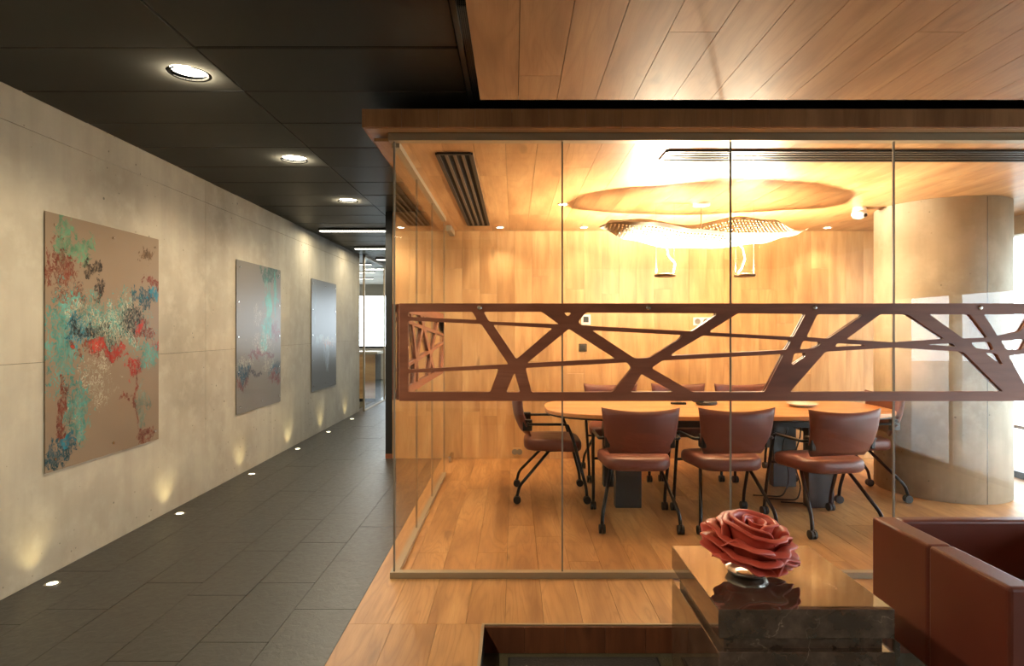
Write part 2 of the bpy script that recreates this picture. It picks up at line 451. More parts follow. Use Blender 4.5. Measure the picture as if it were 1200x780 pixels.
obj('backing', boxbm(-1.30, XR, YB + .02, YB + .12, 0, 2.70), M['void'], wb)
cladding(wb, 'wall_board', M['oak_wall'], -1.30, 3.9, .0, ZC, .185, (.9, 1.3, 1.8), .02, YB + .01, 'wall', gap=.0007, jitter=.0008)
cladding(wb, 'wall_board', M['oak_wall'], -1.30, -.78, ZC, 2.62, .173, (.2,), .02, YB + .01, 'wall', gap=.0007)
obj('end_cap', boxbm(-1.372, -1.302, YB - .01, YB + .14, 0.05, 2.70), M['black'], wb)
obj('end_base', boxbm(-1.372, -1.302, YB - .012, YB + .14, 0, .05), M['walnut'], wb)

# ------------------------------------------------------------------ glass partition, front and side
gf = root('wall_front', 'frameless glass front of the meeting room')
jx = [XG, .264, 1.195, 2.097, 3.02, 3.95, XR]
for a, b in zip(jx, jx[1:]):
    obj('glass_pane', boxbm(a + .003, b - .003, YG - .006, YG + .006, .03, 2.412), M['glass'], gf)
for a in jx[1:-1]:
    obj('joint_seal', boxbm(a - .004, a + .004, YG - .0065, YG + .0065, .03, 2.412), M['seal'], gf)
obj('corner_seal', boxbm(XG - .006, XG + .003, YG - .0065, YG + .0065, .03, 2.412), M['seal'], gf)
obj('top_rail', boxbm(XG - .03, XR, YG - .03, YG + .03, 2.408, 2.448, bevel=.002, seg=1), M['alu'], gf)
obj('bottom_rail', boxbm(XG - .022, XR, YG - .022, YG + .022, 0, .035, bevel=.002, seg=1), M['alu'], gf)
gs = root('wall_side', 'frameless glass side of the meeting room with glass door')
jy = [YG + .012, 4.16, 4.94, 5.78]
for a, b in zip(jy, jy[1:]):
    obj('glass_pane', boxbm(XG - .006, XG + .006, a + .002, b - .002, .03, 2.412), M['glass'], gs)
for a in jy[1:]:
    obj('joint_seal', boxbm(XG - .0065, XG + .0065, a - .002, a + .002, .03, 2.412), M['seal'], gs)
obj('top_rail', boxbm(XG - .022, XG + .022, YG + .031, 5.78, 2.385, 2.4195), M['alu'], gs)
obj('bottom_rail', boxbm(XG - .022, XG + .022, YG + .023, 5.78, 0, .03), M['alu'], gs)
dr = root('door_1', 'frameless glass door leaf')
obj('door_pane', boxbm(XG - .005, XG + .005, 5.785, YB - .02, .012, 2.405), M['glass'], dr)
obj('hinge', boxbm(XG - .02, XG + .02, 6.28, YB - .015, .012, .07, bevel=.004), M['steel'], dr)
obj('hinge', boxbm(XG - .03, XG + .03, 6.15, YB - .015, 2.36, 2.418, bevel=.004), M['alu'], dr)

# ------------------------------------------------------------------ window wall and outside
def window(name, label, p0, p1, z0, z1, nm, along='Y', at=XR, rails=()):
    w = root(name, label)
    def bx(a0, a1, d, zz0, zz1):
        return boxbm(at - d, at + d, a0, a1, zz0, zz1) if along == 'Y' else boxbm(a0, a1, at - d, at + d, zz0, zz1)
    st = (p1 - p0) / nm
    for i in range(nm):
        obj('window_pane', bx(p0 + i * st + .02, p0 + (i + 1) * st - .02, .008, z0, z1), M['window_glass'], w)
    for i in range(nm + 1):
        obj('mullion', bx(p0 + i * st - .03, p0 + i * st + .03, .05, z0, z1), M['plaster'], w)
    obj('sill_frame', bx(p0 + .03, p1 - .03, .05, z0 - .0, z0 + .06), M['frame_dark'], w)
    obj('head_frame', bx(p0 + .03, p1 - .03, .05, z1 - .05, z1), M['plaster'], w)
    for r_ in rails: obj('window_rail', bx(p0 + .03, p1 - .03, .02, r_, r_ + .03), M['alu'], w)
    return w
wr = root('wall_right', 'outer wall with windows')
obj('head_panel', boxbm(XR - .06, XR + .2, -4, 3.36, 1.79, 2.9), M['plaster'], wr)
obj('head_panel', boxbm(XR - .06, XR + .2, 3.36, YB, 2.30, 2.9), M['plaster'], wr)
obj('pier', boxbm(XR - .06, XR + .2, -4, -.8, -SD, 1.79), M['plaster'], wr)
obj('pier', boxbm(XR - .06, XR + .2, 3.36, 3.44, -SD, 2.30), M['plaster'], wr)
obj('rear_wall', boxbm(XR - .06, XR + .2, YB, 17, -.1, 2.9), M['plaster'], wr)
window('window_1', 'tall daylight window of the lounge', -.8, 3.36, -SD, 1.79, 4)
window('window_2', 'daylight window of the meeting room', 3.44, YB, 0, 2.30, 3, rails=(.45, 1.3, 1.55))
wk = root('wall_rear', 'plain wall behind the viewer')
obj('rear_panel', boxbm(XW - .3, XR + .2, -4.2, -4.0, -.3, 2.9), M['plaster'], wk)
we = root('wall_far', 'far end wall with wide windows')
obj('spandrel', boxbm(-8, XR, 17.0, 17.2, -.3, .85), M['plaster'], we)
obj('lintel', boxbm(-8, XR, 17.0, 17.2, 2.35, 2.9), M['plaster'], we)
window('window_3', 'wide bright window at the far end', -8, XR, .85, 2.35, 8, along='X', at=17.1)
wo = root('wall_office', 'side wall of the far office')
obj('office_panel', boxbm(-8.2, -8, 10.1, 17.2, -.3, 2.9), M['plaster'], wo)
obj('office_panel', boxbm(-8, XW - .31, 10.1, 10.25, -.3, 2.9), M['plaster'], wo)
co = root('ceiling_office', 'dark ceiling of the far office')
obj('office_ceiling', boxbm(-8, XW - .0, 10.26, 17, 2.62, 2.77), M['mesh_panel'], co)
gd = struct(obj('ground', boxbm(XR + .2, 40, -25, 45, -.5, -.25), M['paving']), 'pale paving outside the windows')
gd2 = struct(obj('ground', boxbm(-40, XR + .2, 17.2, 45, -.5, -.25), M['paving']), 'pale paving beyond the far window')
# glass wall at the end of the concrete wall
ge = root('wall_office_glass', 'glass wall of the far office')
for a in range(4):
    y0 = 10.3 + a * 1.6
    obj('glass_pane', boxbm(XW + .07, XW + .08, y0 + .02, y0 + 1.58, .02, 2.58), M['office_glass'], ge)
    obj('glass_post', boxbm(XW + .06, XW + .09, y0 - .015, y0 + .015, .02, 2.58), M['alu'], ge)
obj('floor_channel', boxbm(XW + .055, XW + .095, 10.3, 16.7, 0, .02), M['alu'], ge)
obj('head_channel', boxbm(XW + .055, XW + .095, 10.3, 16.7, 2.58, 2.62), M['alu'], ge)

# ------------------------------------------------------------------ concrete column
bm = bmesh.new()
cc = bmesh.ops.create_cone(bm, cap_ends=True, segments=96, radius1=.495, radius2=.495, depth=2.419, matrix=Matrix.Translation((0, 0, 1.2095)))
column = thing('concrete_column', 'thick round concrete column beside the end of the meeting table', 'column', (3.67, 5.30, 0.0005))
for p_ in bm.faces: p_.smooth = len(p_.verts) == 4
obj('shaft', bm, M['column'], column)
ang = math.atan2(-5.30, -3.67) + R(38)
bm = bmesh.new()
box(bm, .489, .4958, -.0025, .0025, 0.002, 2.415)
obj('formwork_joint', bm, M['pedestal'], column, rot=(0, 0, ang))

# ------------------------------------------------------------------ lattice band on the glass
HOLES = [
 [(478,365),(553.5,365),(558.9,374.6),(478,371)],
 [(478,375.4),(563.9,379.5),(595.8,426.7),(478,433)],
 [(478,437),(584.2,432),(574.3,459.4),(478,459.4)],
 [(603,436.6),(609.7,459.7),(593,459.7)],
 [(566.6,365),(635,365),(655.5,379.7),(573,376.5)],
 [(577.9,380.4),(647.5,384.4),(605.2,420.8)],
 [(660.6,366),(669.9,366),(665.6,371)],
 [(667,385),(721.3,420),(617.7,425.3)],
 [(616,431),(735.3,424.5),(740.8,431),(718,459.2),(623,459.7)],
 [(686.6,366),(839.3,366.9),(838.9,369.2),(811.2,388),(682.2,381.2),(677.3,377.3)],
 [(694,387),(800.3,392.4),(796,397.4),(761.3,419),(744,419.7)],
 [(751.6,438),(788,458),(787,459.2),(739.2,459.2)],
 [(865.3,366.9),(944.5,367.5),(941,374),(930,394.5),(832.4,389.2),(833,387)],
 [(823.8,393),(927.5,398.7),(921.3,409.8),(787,416.6),(788,414)],
 [(776.5,422.3),(918.7,414.7),(916,420),(896,459.2),(812,459.2),(763.5,431)],
]
HOLES_R = [
 [(958,368),(1010.7,368),(1010,370),(970.7,396.5),(945.3,394.7)],
 [(941.3,399.2),(962,400.8),(961.3,404),(952,408.5),(937.3,409.3)],
 [(931,414),(944,413.3),(944,417.3),(929.3,427.5),(927.5,426)],
 [(1032,368),(1064,368),(1107,397),(1048,401),(992,397.3)],
 [(979,406.3),(981,402),(1013.3,403.8),(1013,405)],
 [(967.5,412),(1048,407),(1129,412),(1176,458.7),(926,459.2)],
 [(1088,403.6),(1116,402),(1121,406)],
 [(1089.3,368),(1137,368),(1158,395.5),(1129,396.5)],
 [(1138,401.3),(1160,400),(1165,410),(1144,408)],
 [(1154.7,413),(1168,414),(1175.5,426.7),(1172,426.7)],
 [(1153.3,368),(1208,368),(1196,388),(1170,394.2)],
 [(1173,399),(1204,397.4),(1198,409.5),(1180,410.2)],
 [(1182,416.5),(1206,413.8),(1226,459.2),(1206,459.2)],
]
def shift(hs, dx): return [[(x + dx, y) for x, y in h_] for h_ in hs]
def fillet(poly, r=.010, n=3):
    out = []
    N = len(poly)
    for i in range(N):
        a, b, c = Vector(poly[i - 1]), Vector(poly[i]), Vector(poly[(i + 1) % N])
        d1, d2 = a - b, c - b
        k = min(r, d1.length * .4, d2.length * .4)
        p_, q_ = b + d1.normalized() * k, b + d2.normalized() * k
        for j in range(n + 1):
            t = j / n
            out.append((1 - t) ** 2 * p_ + 2 * t * (1 - t) * b + t * t * q_)
    return out
def lattice_mesh(name, holes, x0px, x1px, t, depth=3.38):
    k = depth / F
    cv = bpy.data.curves.new(name, 'CURVE'); cv.dimensions = '2D'; cv.fill_mode = 'BOTH'; cv.extrude = t / 2
    def add(poly, rad):
        pts = fillet([((x - 603) * k, (386 - y) * k) for x, y in poly], rad)
        sp = cv.splines.new('POLY'); sp.points.add(len(pts) - 1); sp.use_cyclic_u = True
        for q, p_ in zip(sp.points, pts): q.co = (p_.x, p_.y, 0, 1)
    add([(x0px, 355.3), (x1px, 355.3), (x1px, 469.8), (x0px, 469.8)], .0015)
    for h_ in holes: add(h_, .011)
    ob = bpy.data.objects.new('tmp', cv); COL.objects.link(ob)
    me = bpy.data.meshes.new_from_object(ob.evaluated_get(bpy.context.evaluated_depsgraph_get()))
    bpy.data.objects.remove(ob); bpy.data.curves.remove(cv)
    for p_ in me.polygons: p_.use_smooth = False
    return me
front_holes = HOLES + HOLES_R + shift(HOLES[4:9], 648) + shift(HOLES[9:12], 648)
mf = lattice_mesh('lattice_panel', front_holes, 468, 1500, .012)
rotXZ = (R(90), 0, 0)
lat = thing('lattice_screen', 'long walnut lattice band with slanting struts across the glass front', 'screen', (0, YG, 0))
link('outer_panel', mf, M['walnut'], lat, (0, -.0125, CAMZ), rotXZ)
link('inner_panel', mf, M['walnut'], lat, (0, .0125, CAMZ), rotXZ)
bm = lathe(bmesh.new(), [(.001, 0), (.013, 0), (.013, .004), (.009, .008), (.001, .009)], 20)
mb = bpy.data.meshes.new('button_bolt'); bm.to_mesh(mb); bm.free()
for x in (562, 760, 955, 1149, 1345):
    link('button_bolt', mb, M['steel'], lat, ((x - 603) * 3.38 / F, -.0186, CAMZ + (386 - 360.5) * 3.38 / F), rotXZ)
ms = lattice_mesh('side_lattice', HOLES, 468, 930, .012)
lat2 = thing('lattice_screen', 'shorter walnut lattice band around the corner on the side glass', 'screen', (XG, YG + .03, 0))
x0s = (468 - 603) * 3.38 / F
for nm_, dx in (('inner_panel', .0125), ('outer_panel', -.0125)):
    o = link(nm_, ms, M['walnut'], lat2)
    o.matrix_local = Matrix.Translation((dx, -x0s, CAMZ)) @ Matrix(((0, 0, 1, 0), (1, 0, 0, 0), (0, 1, 0, 0), (0, 0, 0, 1)))

# ------------------------------------------------------------------ paintings
def painting_mat(name, base_c, blots):
    s = NT(name); v = s.coord()
    sep = s.n('ShaderNodeSeparateXYZ'); s.put(sep.inputs[0], v)
    uu = s.math('MULTIPLY_ADD', sep.outputs[1], 1 / 1.08, .5); vv = s.math('MULTIPLY_ADD', sep.outputs[2], -1 / 1.45, .5)
    cmb = s.n('ShaderNodeCombineXYZ'); s.put(cmb.inputs[0], uu); s.put(cmb.inputs[1], vv)
    P = cmb.outputs[0]
    warp = s.vmath('SUBTRACT', s.noise(P, 7, 5, .62, .4, 1), (.5, .5, .5))
    wv = s.n('ShaderNodeVectorMath', operation='SCALE'); s.put(wv.inputs[0], warp); wv.inputs['Scale'].default_value = .26
    Q = s.vmath('ADD', P, wv.outputs[0])
    coarse = s.noise(P, 16, 7, .66, 1.0); finen = s.noise(P, 30, 6, .66, 1.6); lacen = s.noise(P, 26, 3, .55, 1.8)
    streak = s.noise(s.mapping(P, (22, 2, 1)), 1.0, 3, .5)
    col = s.mix(s.noise(P, 1.4, 2), base_c, tuple(c * 1.18 for c in base_c))
    wear = s.n('ShaderNodeMapRange'); s.put(wear.inputs[0], s.noise(P, 42, 5, .7, 1.0)); wear.inputs[1].default_value = .36; wear.inputs[2].default_value = .56; wear.inputs[3].default_value = .15
    tone = s.noise(P, 9, 5, .65, .8)
    for (cx, cy, rx, ry, c, mode) in blots:
        d = s.vmath('SUBTRACT', Q, (cx, cy, 0)); d = s.vmath('DIVIDE', d, (rx, ry, 1))
        sp = s.n('ShaderNodeSeparateXYZ'); s.put(sp.inputs[0], d)
        dd = s.math('SQRT', s.math('ADD', s.math('POWER', s.math('ABSOLUTE', sp.outputs[0]), 2.0), s.math('POWER', s.math('ABSOLUTE', sp.outputs[1]), 2.0)))
        nz = {'b': coarse, 'f': finen, 's': streak, 'l': s.math('SUBTRACT', 1.0, s.math('MULTIPLY', s.math('ABSOLUTE', s.math('SUBTRACT', lacen, .5)), 12.0))}[mode]
        if mode == 'l':
            m_ = s.math('MULTIPLY', s.math('MULTIPLY', s.math('GREATER_THAN', nz, .55), .85), s.math('GREATER_THAN', s.math('ADD', s.math('SUBTRACT', 1.0, dd), s.math('MULTIPLY', s.math('SUBTRACT', coarse, .5), 3.0)), .25))
        else:
            kk = {'b': 3.0, 'f': 4.4, 's': 3.0}[mode]
            val = s.math('ADD', s.math('SUBTRACT', 1.0, dd), s.math('MULTIPLY', s.math('SUBTRACT', nz, .5), kk))
            nd = s.n('ShaderNodeMapRange'); s.put(nd.inputs[0], val); nd.inputs[1].default_value = .12; nd.inputs[2].default_value = .26
            m_ = s.math('MULTIPLY', nd.outputs[0], s.math('LESS_THAN', dd, 1.25))
        m_ = s.math('MULTIPLY', m_, wear.outputs[0])
        c2 = s.mix(s.ramp(tone, [(.35, (0, 0, 0)), (.65, (1, 1, 1))]), tuple(x * .55 for x in c), tuple(min(1, x * 1.25) for x in c))
        col = s.mix(m_, col, c2)
    s.base(col); s.set(Roughness=.3, Specular_IOR_Level=.08)
    return s.m
TEAL, DTEAL, RUST, REDC, DARK, LACE, GRN, BLU = lin(78, 134, 122), lin(14, 62, 72), lin(104, 50, 36), lin(158, 50, 38), lin(46, 40, 34), lin(168, 162, 138), lin(90, 128, 98), lin(42, 112, 128)
P1 = [(.13,.09,.10,.09,GRN,'b'),(.27,.13,.09,.07,GRN,'b'),(.11,.22,.12,.10,RUST,'f'),(.12,.34,.09,.06,RUST,'f'),(.24,.34,.06,.06,RUST,'f'),(.35,.18,.07,.045,DARK,'b'),(.40,.27,.06,.05,DARK,'b'),
      (.45,.43,.42,.13,TEAL,'f'),(.55,.40,.35,.10,LACE,'l'),(.13,.50,.13,.22,TEAL,'f'),(.25,.46,.10,.06,BLU,'f'),(.38,.47,.22,.035,DARK,'f'),(.72,.41,.12,.06,DARK,'f'),(.60,.46,.3,.06,LACE,'l'),(.25,.40,.2,.05,LACE,'l'),
      (.85,.31,.14,.055,DTEAL,'b'),(.95,.28,.07,.04,BLU,'b'),(.42,.55,.26,.055,RUST,'b'),(.46,.55,.22,.04,REDC,'b'),(.82,.45,.13,.05,RUST,'b'),(.78,.44,.07,.025,REDC,'b'),(.97,.52,.07,.04,REDC,'b'),
      (.72,.62,.09,.05,REDC,'b'),(.88,.56,.14,.07,TEAL,'f'),(.38,.67,.20,.12,LACE,'l'),(.22,.80,.09,.13,LACE,'l'),(.24,.78,.10,.14,TEAL,'f'),(.12,.77,.045,.13,RUST,'b'),
      (.10,.92,.12,.065,DTEAL,'b'),(.16,.88,.07,.03,BLU,'b'),(.76,.80,.022,.17,RUST,'b'),(.82,.83,.05,.14,lin(104,112,98),'b'),(.87,.965,.13,.02,RUST,'b'),(.66,.75,.10,.015,RUST,'b'),
      (.88,.10,.07,.05,lin(92,70,48),'b'),(.92,.22,.10,.018,RUST,'b')]
P2 = [(.72,.04,.24,.06,lin(30,74,58),'b'),(.68,.28,.10,.26,lin(58,140,120),'s'),(.88,.2,.05,.16,lin(58,140,120),'s'),(.60,.50,.09,.12,lin(70,150,130),'f'),(.55,.55,.32,.10,LACE,'l'),(.45,.34,.10,.10,LACE,'l'),(.85,.46,.12,.06,RUST,'f'),
      (.50,.635,.34,.028,RUST,'b'),(.18,.68,.22,.04,LACE,'l'),(.16,.74,.20,.05,DTEAL,'b'),(.10,.79,.14,.035,RUST,'b'),(.85,.74,.16,.06,DTEAL,'f'),(.88,.80,.16,.04,RUST,'f'),(.7,.71,.2,.06,LACE,'l'),(.35,.76,.2,.03,DARK,'f')]
P3 = [(.62,.57,.30,.05,LACE,'f'),(.60,.58,.22,.03,lin(150,90,60),'f'),(.62,.70,.12,.13,lin(130,140,140),'s'),(.25,.56,.2,.04,lin(120,130,120),'f'),(.1,.3,.06,.3,lin(90,98,92),'f')]
bm = cyl(bmesh.new(), (0, 0, 0), .008, .006, 12, 'X'); msc = bpy.data.meshes.new('screw'); bm.to_mesh(msc); bm.free()
for i, (y0, bl, bc, lab) in enumerate(((3.39, P1, lin(122, 104, 85), 'large abstract painting splashed with teal, rust red and white lace on taupe'),
                                  (5.72, P2, lin(104, 96, 84), 'abstract painting with a vertical green pour and rust blots on grey panel'),
                                  (7.84, P3, lin(88, 86, 80), 'dull grey abstract painting with a pale smudge and window reflection'))):
    t = thing('painting', lab, 'painting', (XW + .0085, y0 + .54, 1.30), 0, 'metal panel paintings on the concrete wall')
    obj('panel', boxbm(-.002, .002, -.54, .54, -.725, .725), painting_mat('painting_%d' % (i + 1), bc, bl), t)
    for a in (-.47, .03, .49):
        for z in (-.66, .66):
            link('screw', msc, M['steel'], t, (.005, a, z))
    for a in (-.50, .50):
        for z in (-.33, 0, .33):
            if i: link('screw', msc, M['steel'], t, (.005, a, z))
    for a in (-.47, .49):
        for z in (-.66, .66): obj('standoff', cyl(bmesh.new(), (-.0052, a, z), .010, .006, 12, 'X'), M['steel'], t)

# ------------------------------------------------------------------ corridor lights
def lamp(name, typ, energy, color, parent, loc, rot=(0, 0, 0), **k):
    d = bpy.data.lights.new(name, typ); d.energy = energy; d.color = color
    for a, v_ in k.items(): setattr(d, a, v_)
    o = bpy.data.objects.new(name, d); COL.objects.link(o); o.parent = parent; o.location = loc; o.rotation_euler = rot
    return o
bmr = lathe(bmesh.new(), [(.084, .0), (.092, -.003), (.098, .0), (.092, .002)], 40, True)
mring = bpy.data.meshes.new('trim_ring'); bmr.to_mesh(mring); bmr.free()
bml = lathe(bmesh.new(), [(.001, .022), (.086, .022), (.086, .060), (.001, .060)], 40)
mlens = bpy.data.meshes.new('lens'); bml.to_mesh(mlens); bml.free()
bmh = lathe(bmesh.new(), [(.001, .0605), (.10, .0605), (.07, .10), (.001, .10)], 32)
mhouse = bpy.data.meshes.new('housing'); bmh.to_mesh(mhouse); bmh.free()
for i, (x, y) in enumerate(DL):
    lab = ('round recessed downlight in the black ceiling before the first painting', 'round recessed downlight in the black ceiling near the middle painting', 'round recessed downlight in the black ceiling nearest the linear lights')[max(0, min(2, i - 3))]
    if i < 3: lab = ('round recessed downlight over the corridor by the rear wall', 'round recessed downlight over the corridor short of the lounge rug', 'round recessed downlight over the corridor level with the lounge rug')[i]
    t = thing('ceiling_downlight', lab, 'downlight', (x, y, ZK - .004), 0, 'round corridor downlights')
    link('trim_ring', mring, M['black'], t); link('lens', mlens, M['lens'], t); link('housing', mhouse, M['black'], t)
    lamp('downlight_beam', 'SPOT', P_DOWN * 4, YEL, t, (0, 0, -.03), (0, 0, 0), spot_size=R(155), spot_blend=.6, shadow_soft_size=.07)
for i, (y, x0, x1) in enumerate(((7.62, -2.42, -1.45), (9.30, -2.42, -1.45), (10.75, -2.42, -1.45), (12.4, -2.42, -1.45))):
    t = thing('ceiling_light', 'slim linear ceiling light across the corridor, %s' % ('closest to the round downlights', 'second from the round downlights', 'third from the round downlights', 'beyond the concrete wall')[i], 'ceiling light', (0, y, ZK - .006), 0, 'linear corridor lights')
    obj('housing', boxbm(x0, x1, -.045, .045, -.022, .004), M['black'], t)
    obj('diffuser', boxbm(x0 + .01, x1 - .01, -.035, .035, -.03, -.0221), M['lens_linear'], t)
    lamp('linear_glow', 'AREA', P_LINEAR, (1, .9, .68), t, ((x0 + x1) / 2, 0, -.035), shape='RECTANGLE', size=x1 - x0 - .03, size_y=.06)
FLL = ['small round floor light in the slate behind the viewer', 'small round floor light in the slate below the teal and rust painting',
       'small round floor light in the slate just past the teal and rust painting', 'small round floor light in the slate below the painting with the green pour',
       'small round floor light in the slate past the green pour painting', 'small round floor light in the slate below the dull grey painting',
       'small round floor light in the slate at the end of the concrete wall']
for i, y in enumerate((2.07, 3.31, 4.57, 5.82, 7.05, 8.22, 9.41)):
    t = thing('floor_light', FLL[i], 'floor light', (-2.49, y, 0), 0, 'floor lights along the concrete wall')
    obj('rim', lathe(bmesh.new(), [(.026, .0), (.040, .0), (.040, .003), (.028, .004), (.026, .004)], 20, True), M['steel'], t)
    obj('lens', cyl(bmesh.new(), (0, 0, .0015), .0255, .003, 20), M['lens_floor'], t)
    lamp('floor_beam', 'SPOT', P_FLOOR * 4, (1, .86, .46), t, (0, 0, .012), (R(180), R(-12), 0), spot_size=R(100), spot_blend=1.0, shadow_soft_size=.02)

# ------------------------------------------------------------------ air diffusers, sensors, wall plates
def diffuser(name, label, loc, L, w, n, rz):
    t = thing(name, label, 'air vent', loc, rz, 'slot air vents in the oak ceiling')
    obj('backing', boxbm(-w / 2, w / 2, -L / 2, L / 2, -.003, -.0005), M['void'], t)
    fr = bmesh.new()
    for sx in (-1, 1): box(fr, sx * w / 2 - .012, sx * w / 2 + .012, -L / 2, L / 2, -.012, -.0005)
    for sy in (-1, 1): box(fr, -w / 2, w / 2, sy * L / 2 - .012, sy * L / 2 + .012, -.012, -.0005)
    obj('frame', fr, M['frame_dark'], t)
    for i in range(n):
        x = -w / 2 + (i + 1) * w / (n + 1)
        obj('slat', boxbm(x - .009, x + .009, -L / 2 + .01, L / 2 - .01, -.010, -.003), plain_slat, t)
plain_slat = plain('slat_grey', lin(84, 76, 66), .4, .4)
diffuser('air_vent', 'black slot air vent running away beside the side glass', (-.36, 4.9, ZC), 2.5, .2, 3, 0)
diffuser('air_vent', 'long dark slot air vent parallel to the glass front', (2.78, 3.70, ZC), 3.76, .2, 3, R(90))
for (x, y, lab) in ((.407, 5.14, 'tiny recessed spot in the oak ceiling left of the pendant lamp'), (-.15, 6.3, 'tiny recessed spot beside the end of the black slot vent'),
                    (.71, 6.3, 'tiny recessed spot above the thermostat on the back wall'), (3.22, 6.32, 'tiny recessed spot behind the ceiling camera'), (3.62, 6.1, 'tiny recessed spot between ceiling camera and column')):
    t = thing('recessed_spot', lab, 'spotlight', (x, y, ZC), 0, 'tiny ceiling spots in the meeting room')
    obj('trim_ring', lathe(bmesh.new(), [(.032, -.0005), (.045, -.0005), (.045, -.005), (.032, -.006)], 20, True), M['white_plastic'], t)
    obj('lens', cyl(bmesh.new(), (0, 0, -.003), .031, .004, 20), M['lens'], t)
    lamp('spot_beam', 'SPOT', P_SPOT * 4, WARM, t, (0, 0, -.02), spot_size=R(110), spot_blend=.7, shadow_soft_size=.03)
t = thing('ceiling_camera', 'small white ceiling camera between the pendant lamp and the column', 'camera', (2.97, 5.29, ZC))
obj('base', lathe(bmesh.new(), [(.001, -.0005), (.05, -.0005), (.055, -.02), (.05, -.035), (.001, -.035)], 24), M['white_plastic'], t, smooth=False)
obj('housing', lathe(bmesh.new(), [(.001, -.035), (.058, -.036), (.064, -.06), (.05, -.085), (.02, -.098), (.001, -.1)], 24), M['white_plastic'], t, smooth=True)
obj('lens', cyl(bmesh.new(), (.02, -.052, -.075), .014, .02, 16, 'Y'), M['black'], t)
def plate(name, label, cat, px, py, w, h, mat, face, kind):
    x = (px - 603) * YB / F; z = CAMZ + (386 - py) * YB / F
    t = thing(name, label, cat, (x, YB - .0012, z))
    obj('plate', boxbm(-w / 2, w / 2, -.012, 0, -h / 2, h / 2, bevel=.003), mat, t)
    if kind == 'screen': obj('screen', boxbm(-w * .28, w * .28, -.014, -.012, -h * .25, h * .3), face, t)
    elif kind == 'rocker': obj('rocker', boxbm(-w * .3, w * .3, -.016, -.012, -h * .3, h * .3, bevel=.002), face, t)
    else:
        for k in range(2):
            xx = -w / 4 + k * w / 2
            obj('socket', cyl(bmesh.new(), (xx, -.0125, 0), h * .36, .003, 20, 'Y'), face, t)
plate('thermostat', 'white thermostat on the oak wall above a dark switch', 'thermostat', 686.5, 374.5, .10, .11, M['white_plastic'], M['pedestal'], 'screen')
plate('light_switch', 'dark bronze switch plate on the oak wall', 'switch', 683, 407, .085, .085, M['switch_dark'], M['pedestal'], 'rocker')
plate('power_outlet', 'white double outlet on the oak wall behind the table', 'outlet', 822, 376.5, .18, .085, M['white_plastic'], M['seal'], 'socket')
plate('floor_outlet', 'pale outlet plate low on the oak wall near the glass door', 'outlet', 606, 529, .10, .085, M['oak_wall'], M['seal'], 'socket')

# ------------------------------------------------------------------ pendant lamp
LZ = 1.82; LY = 5.1
pl = thing('pendant_lamp', 'large wavy perforated leaf pendant lamp with two hanging upward lamps', 'pendant lamp', (1.55, LY, 0))
def curve_at(tab, u):
    for (a, za), (b, zb) in zip(tab, tab[1:]):
        if u <= b:
            t = (u - a) / (b - a); t = t * t * (3 - 2 * t)
            return za + (zb - za) * t
    return tab[-1][1]
Z_NEAR = [(-1, 2.23), (-.6, 2.20), (-.2, 2.14), (.2, 2.11), (.5, 2.12), (.8, 2.15), (1, 2.20)]
Z_MID = [(-1, 2.22), (-.75, 2.12), (-.35, 2.055), (.05, 2.05), (.5, 2.10), (.75, 2.15), (1, 2.20)]
Z_FAR = [(-1, 2.23), (-.82, 2.34), (-.5, 2.365), (0, 2.31), (.5, 2.38), (.8, 2.33), (1, 2.20)]
def leaf(u, v_):
    uu = u * 2 - 1; vv = v_ * 2 - 1
    w = .41 * max(0.0, 1 - abs(uu) ** (4.0 if uu < 0 else 2.2)) ** .55 + .006
    zn, zm, zf = curve_at(Z_NEAR, uu), curve_at(Z_MID, uu), curve_at(Z_FAR, uu)
    z = zm + (zf - zn) / 2 * vv + ((zf + zn) / 2 - zm) * vv * vv
    return Vector((uu * .86 + .02, vv * w + .02, z))
bm = bmesh.new(); NU, NV = 64, 26
vs = [[bm.verts.new(leaf(i / NU, j / NV)) for j in range(NV + 1)] for i in range(NU + 1)]
for i in range(NU):
    for j in range(NV):
        q = (vs[i][j], vs[i + 1][j], vs[i + 1][j + 1], vs[i][j + 1])
        c = sum((v_.co for v_ in q), Vector()) / 4
        if i in (0, NU - 1) or j in (0, NV - 1): bm.faces.new(q); continue
        inn = [bm.verts.new(c + (v_.co - c) * .48) for v_ in q]
        for k in range(4): bm.faces.new((q[k], q[(k + 1) % 4], inn[(k + 1) % 4], inn[k]))
lf = obj('leaf_shade', bm, M['leaf'], pl)
sm = lf.modifiers.new('thick', 'SOLIDIFY'); sm.thickness = .003; sm.offset = 0
